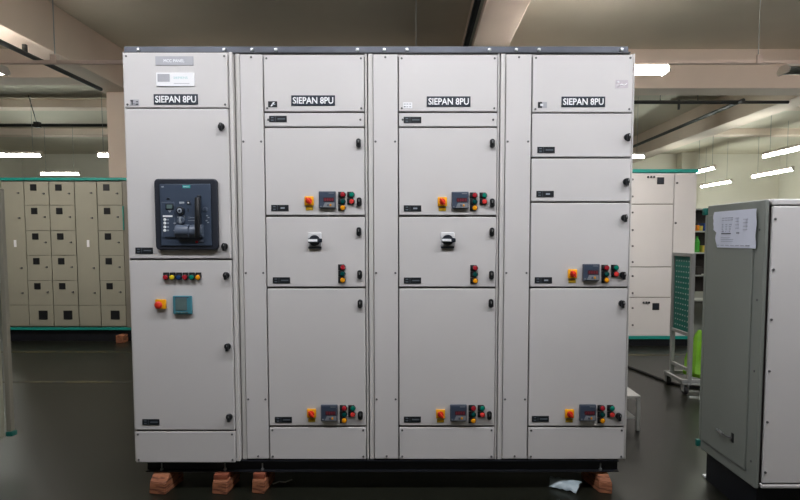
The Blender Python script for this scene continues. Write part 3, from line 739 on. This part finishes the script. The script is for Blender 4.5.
# latch handle on the side door
yy = RY0 + 0.202; zz = PY(741, 438, yy)[1]
b = MB(org); b.box(RX - 0.014, RX - 0.009, yy - 0.012, yy + 0.012, zz - 0.022, zz + 0.026, M['black'], 0.002)
b.tube([(RX - 0.012, yy + 0.004, zz), (RX - 0.03, yy + 0.02, zz + .002), (RX - 0.036, yy + 0.06, zz + .004), (RX - 0.034, yy + 0.085, zz + .004)], 0.0045, M['screw'], 8)
b.tube([(RX - 0.036, yy + 0.055, zz + .004), (RX - 0.034, yy + 0.10, zz + .006), (RX - 0.03, yy + 0.125, zz + .002)], 0.0085, M['steel'], 10)
b.build('handle', d)['label'] = 'small chrome latch handle'
MB(org).box(RX + 0.03, RX + 1.15, RY0 + 0.04, RY1 - 0.02, 0.0, rzb - 0.002, M['base']).build('plinth', t)
MB(org).box(RX - 0.018, RX + 0.025, RY1 + 0.002, RY1 + 0.03, rzb + 0.01, rzb + 0.05, M['panelgreen'], .004).box(RX - 0.018, RX + 0.025, RY1 + 0.002, RY1 + 0.03, rzt - 0.055, rzt - 0.015, M['panelgreen'], .004).box(RX + 0.0, RX + 0.025, RY1 + 0.002, RY1 + 0.028, rzb + 0.04, rzt - 0.055, M['greengrey'], .003).build('corner_post', t)
# taped sheet
b = MB(); y0p, y1p = RY0 + 0.135, RY1 - 0.075
def onx(px, py):                             # point on the side door plane
    dx, dy, dz = _ray(px, py); k = (RX - 0.012) / dx; return dy * k, EYE + dz * k
cor = dict(tr=onx(757, 208), br=onx(756, 248.5), tl=onx(715, 212.5), bl=onx(717, 247.5))
ztop, zbot = 0.5 * (cor['tr'][1] + cor['tl'][1]), 0.5 * (cor['br'][1] + cor['bl'][1])
ya, yb = cor['tr'][0], cor['tl'][0]
n = 12; tb = bmesh.new(); A_, B_ = [], []
def pz(k): return ztop + (zbot - ztop) * k / n
for k in range(n + 1):
    wob = 0.012 * math.sin(k * 0.9) + (0.014 if 3 < k < 7 else 0) - (0.03 if k > 6 else 0)
    A_.append(tb.verts.new((RX - 0.0125, ya + 0.004 * math.sin(k), pz(k)))); B_.append(tb.verts.new((RX - 0.0145, yb + wob - 0.0, pz(k))))
for k in range(n): tb.faces.new((A_[k], A_[k + 1], B_[k + 1], B_[k]))
r_ = bmesh.ops.extrude_face_region(tb, geom=tb.faces[:])
for g in r_['geom']:
    if isinstance(g, bmesh.types.BMVert): g.co.x -= 0.001
bmesh.ops.recalc_face_normals(tb, faces=tb.faces[:])
b.add(tb, M['paper'])
W = yb - ya; H = ztop - zbot
def stroke(u0, u1, v0, v1, m='ink'):         # u from the left edge as read, v from the top
    ya_, yb_ = yb - u1 * W, yb - u0 * W
    b.box(RX - 0.0172, RX - 0.0150 + .002, ya_, yb_, ztop - v1 * H, ztop - v0 * H, M[m])
random.seed(11)
for v in (0.18, 0.24): 
    for k in range(4): stroke(0.22 + k * .07, 0.27 + k * .07, v, v + 0.02)
for v in (0.36, 0.42, 0.48, 0.54):
    for k in range(3): stroke(0.22 + k * .09, 0.225 + k * .09 + random.random() * .05, v, v + 0.022)
stroke(0.21, 0.44, 0.60, 0.63, 'darkink'); stroke(0.58, 0.64, 0.59, 0.615, 'darkink')
for v in (0.72, 0.77, 0.82): stroke(0.2, 0.42 + random.random() * .1, v, v + 0.012)
for k in range(8): stroke(0.55 + (k % 2) * .18, 0.62 + (k % 2) * .2, 0.2 + k * .045, 0.212 + k * .045)
for k in range(7): stroke(0.08 + k * .12, 0.16 + k * .12, 0.925, 0.945, 'ink' if k < 6 else 'darkink')
tag(b.build('drawing_sheet'), 'white printed wiring drawing taped to the side of the right cabinet', 'paper')
xx, yy = PZ(707, 477, 0)
tag(MB().box(xx - 0.02, xx + 0.02, yy - 0.015, yy + 0.02, 0, 0.012, M['whitelabel'], 0.004).build('paper_scrap'), 'small white scrap on the floor by the right cabinet plinth', 'scrap')

# ------------------------------------------------------------------ pale cubicles far right
HY = 7.7
def zh(py): return PY(400, py, HY)[1]
hx0, hx1, hx2 = 2.55, PY(672.5, 250, HY)[0], PY(696.5, 200, HY)[0]
hb, ht = 0.135, zh(172.8)
org = ((hx0 + hx1) / 2, HY, hb)
t = thing('feeder_cubicle', 'pale grey far cubicle with stacked doors, just behind the switchgear right edge', 'cabinet', org, 'pale cubicles behind the right end')
MB(org).box(hx0, hx1 - .003, HY + 0.02, HY + 0.6, hb, ht, M['beigedark'], 0.004).build('body', t)
hin = [179.5, 196.5, 212.5, 230, 246, 262, 276, 293, 308, 325]
for k, (ya_, yb_) in enumerate(((173.2, 203.8), (204.6, 266.6), (267.4, 297), (297.8, 336.5))):
    z1, z0 = zh(ya_), max(zh(yb_), hb + .003)
    b = MB(org).box(hx0 + .004, hx1 - .006, HY, HY + .019, z0, z1, M['pinkgrey'], .003)
    d = b.build('door', t)
    for y in hin:
        if ya_ < y < yb_: MB(org).cyl((PY(632.5, y, HY)[0], HY, zh(y)), (PY(632.5, y, HY)[0], HY - .012, zh(y)), .013, M['screw'], seg=12, bev=.003).build('latch', d)
    for (mx, my, dots) in ((660.5, 180.8, ((648, 177), (651, 177), (654, 177))), (655.7, 306.5, ((643.5, 302.5), (646.2, 302.5), (648.9, 302.5)))):
        if ya_ < my < yb_:
            x, z = PY(mx, my, HY)
            MB(org).box(x - .045, x + .045, HY - .008, HY, z - .045, z + .045, M['glassblack'], .004).box(x - .036, x + .036, HY - .0095, HY - .007, z - .03, z + .036, M['brkdark']).build('meter', d)
            for p in dots:
                x, z = PY(*p, HY); MB(org).cyl((x, HY, z), (x, HY - .012, z), .014, M['black'], seg=14, bev=.003).build('indicator', d)
org = ((hx1 + hx2) / 2, HY, hb)
t = thing('feeder_cubicle', 'pale grey narrow blank cubicle standing behind the green trolley', 'cabinet', org, 'pale cubicles behind the right end')
MB(org).box(hx1 + .003, hx2, HY + 0.02, HY + 0.6, hb, ht, M['pinkgrey'], 0.004).build('body', t)
d = MB(org).box(hx1 + .006, hx2 - .004, HY, HY + .019, max(zh(336.5), hb + .003), zh(173.2), M['pinkgrey'], .003).build('door', t)
for px, py in ((677, 183), (675.5, 223)):
    x, z = PY(px, py, HY); MB(org).cyl((x, HY, z), (x, HY - .012, z), .014, M['screw'], seg=12, bev=.003).build('latch', d)
tag(MB().box(hx0 - .01, hx2 + .01, HY - .012, HY + .6, ht + .002, ht + .045, M['teal'], .004).build('top_trim'), 'teal trim strip along the top of the pale far cubicles', 'trim')
o = ((hx0 + hx2) / 2, HY, 0)
t = thing('plinth', 'dark plinth with teal strip under the pale far cubicles', 'plinth', o)
MB(o).box(hx0, hx2, HY - .01, HY + .6, .095, hb - .002, M['teal'], .003).build('teal_strip', t)
MB(o).box(hx0, hx2 - .02, HY + .04, HY + .6, 0, .093, M['base']).build('base', t)

# ------------------------------------------------------------------ trolley with green perforated panel
tx, ty0, ty1 = 2.45, 5.31, 5.68
org = (tx, (ty0 + ty1) / 2, 0)
t = thing('tool_trolley', 'grey castor trolley with a green perforated panel beside the right cabinet', 'trolley', org)
pt, pb = 1.265, 0.55
b = MB(org)
for y in (ty0, ty1): b.box(tx - .018, tx + .018, y - .018, y + .018, 0.085, pt, M['greysteel'], .003)
b.box(tx - .018, tx + .018, ty0 + .018, ty1 - .018, pt - .03, pt, M['greysteel'], .003).box(tx - .018, tx + .018, ty0 + .018, ty1 - .018, pb - .03, pb, M['greysteel'], .003)
b.build('frame', t)
# perforated sheet: dark green sheet with rows of pale round holes (studs of light) modelled as rings
b = MB(org); b.box(tx - .004, tx + .004, ty0 + .02, ty1 - .02, pb + .002, pt - .032, M['panelgreen'])
nr, nc = 13, 6
for i in range(nr):
    for j in range(nc):
        y = ty0 + .06 + j * (ty1 - ty0 - .12) / (nc - 1); z = pb + .045 + i * (pt - pb - .12) / (nr - 1)
        b.cyl((tx - .0055, y, z), (tx + .0055, y, z), 0.0068, M['whitesteel'], seg=10)
d = b.build('perforated_panel', t); d['label'] = 'dark green perforated panel'
b = MB(org)
for y in (ty0, ty1): b.box(tx - .07, tx + .36, y - .016, y + .016, 0.10, 0.135, M['greysteel'], .003)
for x in (tx - .055, tx + .345): b.box(x - .014, x + .014, ty0 + .02, ty1 - .02, 0.10, 0.13, M['greysteel'], .003)
b.box(tx - .012, tx + .012, ty0 + .02, ty1 - .02, 0.20, 0.23, M['greysteel'], .003)
b.build('base', t)
def caster(x, y):
    c_ = MB(org); c_.box(x - .03, x + .03, y - .03, y + .03, .092, .0995, M['greysteel'])
    c_.box(x - .026, x - .02, y - .028, y + .028, .03, .093, M['greysteel'], .002).box(x + .02, x + .026, y - .028, y + .028, .03, .093, M['greysteel'], .002)
    c_.cyl((x - .018, y, .041), (x + .018, y, .041), .040, M['rubber'], seg=20, bev=.005)
    return c_.build('caster', t)
for x in (tx - .035, tx + .32):
    for y in (ty0, ty1): caster(x, y)
# lime bag sitting on the trolley base
tb = bmesh.new(); random.seed(5)
ringsn = 12; seg = 22; prev = None
bxc, byc = tx + 0.155, ty0 + 0.16
for i in range(ringsn + 1):
    u = i / ringsn; z = 0.137 + u * 0.42
    rad = 0.13 * (1 - u) ** 0.7 * (0.55 + 0.45 * min(1, u * 6 + .5)) + 0.014
    cur = []
    for k in range(seg):
        a = 2 * math.pi * k / seg; rr_ = rad * (1 + 0.14 * math.sin(5 * a + 3 * u) + 0.07 * math.sin(9 * a - 5 * u) + random.uniform(-.05, .05))
        cur.append(tb.verts.new((bxc + rr_ * math.cos(a) * 0.85 + 0.0 * u, byc + rr_ * math.sin(a), z)))
    if prev:
        for k in range(seg): tb.faces.new((prev[k], prev[(k + 1) % seg], cur[(k + 1) % seg], cur[k]))
    else: tb.faces.new(cur[::-1])
    prev = cur
tb.faces.new(prev); bmesh.ops.recalc_face_normals(tb, faces=tb.faces[:])
b = MB(); b.add(tb, M['lime']); tag(b.build('plastic_bag'), 'lime green plastic bag slumped on the trolley base', 'bag')

# ------------------------------------------------------------------ low stand behind the switchgear
sx1, sy0, sy1, sz = PY(641, 396, 4.28)[0], 4.28, 4.75, PY(641, 396, 4.28)[1]
sx0 = 1.24; org = ((sx0 + sx1) / 2, (sy0 + sy1) / 2, 0)
t = thing('low_stand', 'low white metal stand half hidden behind the switchgear right edge', 'stand', org)
MB(org).box(sx0, sx1, sy0, sy1, sz - .022, sz, M['whitesteel'], .004).build('top', t)
MB(org).box(sx0 + .03, sx1 - .03, sy0 + .01, sy1 - .03, .085, .10, M['whitesteel'], .003).build('shelf', t)
for x in (sx0 + .014, sx1 - .014):
    for y in (sy0 + .014, sy1 - .014): MB(org).box(x - .013, x + .013, y - .013, y + .013, 0, sz - .023, M['whitesteel'], .003).build('leg', t)
# floor cable
cab = [(600, 360), (627, 366.5), (645, 373), (660, 379), (672, 383), (684, 386), (700, 387), (730, 390)]
tag(MB().tube([(*PZ(x, y, 0.013), 0.013) for x, y in cab], 0.013, M['rubber'], 8).build('floor_cable'), 'black cable lying across the floor towards the trolley', 'cable')
# ------------------------------------------------------------------ shelf at the far right
SY = 13.0
org = (7.0, SY, 0)
t = thing('storage_rack', 'pale rack of coloured bins seen between far cubicles and right cabinet', 'rack', org)
sh = [PY(700, y, SY)[1] for y in (208.5, 230.8, 252.5, 275, 300)]
b = MB(org)
for x in (5.95, 7.9):
    for y in (SY + .02, SY + .45): b.box(x - .03, x + .03, y - .02, y + .02, 0, sh[0] + .1, M['whitesteel'], .003)
b.build('frame', t)
for z in sh: MB(org).box(5.93, 7.92, SY, SY + .48, z - .03, z, M['whitesteel'] if z != sh[0] else M['greysteel'], .003).build('shelf', t)
MB(org).box(5.95, 7.9, SY + .48, SY + .49, 0.2, sh[0], M['darkp']).build('back_panel', t)
def bin_(px0, px1, py0, py1, m, label, z, cap=None):
    x0, x1 = PY(px0, py0, SY)[0], PY(px1, py0, SY)[0]; h = (py1 - py0) / 46.0
    b = MB(); w = (x1 - x0) / 2; cx = (x0 + x1) / 2
    b.prism([(cx - w * .85, z + .001), (cx + w * .85, z + .001), (cx + w, z + h), (cx - w, z + h)], SY + .03, SY + .3, M[m], .01)
    b.box(cx - w + .001, cx + w - .001, SY + .02, SY + .31, z + h * .9, z + h, M[m], .006)
    return tag(b.build('storage_bin'), label, 'bin', 'bins on the far rack')
bin_(697.5, 700.4, 225, 230.6, 'orange', 'orange bin on the upper shelf of the far rack', sh[1])
bin_(700.7, 703.8, 225.6, 230.6, 'yelp', 'yellow bin beside the orange one on the far rack', sh[1])
bin_(704.3, 708.6, 223, 230.6, 'bluep', 'blue bin on the upper shelf of the far rack', sh[1])
bin_(703.2, 708, 245, 252, 'yelp', 'dull yellow bin on the lower shelf of the far rack', sh[2])
bin_(697.5, 703, 266, 274.5, 'darkp', 'dark bin on the third shelf of the far rack', sh[3])
x = PY(699.5, 245, SY)[0]; b = MB()
b.cyl((x, SY + .12, sh[2] + .001), (x, SY + .12, sh[2] + .24), .055, M['greenp'], seg=18, bev=.01).cyl((x, SY + .12, sh[2] + .24), (x, SY + .12, sh[2] + .31), .055, M['greenp'], r2=.02, seg=18).cyl((x, SY + .12, sh[2] + .31), (x, SY + .12, sh[2] + .35), .022, M['greenp'], seg=12)
tag(b.build('bottle'), 'green bottle on the lower shelf of the far rack', 'bottle')

# ------------------------------------------------------------------ camera, world, view
cam = bpy.data.cameras.new('camera'); co = bpy.data.objects.new('camera', cam); C.objects.link(co)
co.location = (0, 0, EYE); co.rotation_euler = (R(90) - PITCH, 0, 0)
cam.sensor_width = 36; cam.lens = FPX / 800 * 36
cam.shift_x = (400 - CX) / 800; cam.shift_y = (CY - 250) / 800
cam.clip_end = 100; S.camera = co
w = bpy.data.worlds.new('hall_air'); S.world = w; w.use_nodes = True
w.node_tree.nodes['Background'].inputs['Color'].default_value = (0.05, 0.05, 0.05, 1)
S.view_settings.view_transform = 'Standard'; S.view_settings.look = 'None'
S.view_settings.exposure = 0.0; S.view_settings.gamma = 1.0; S.view_settings.use_curve_mapping = False
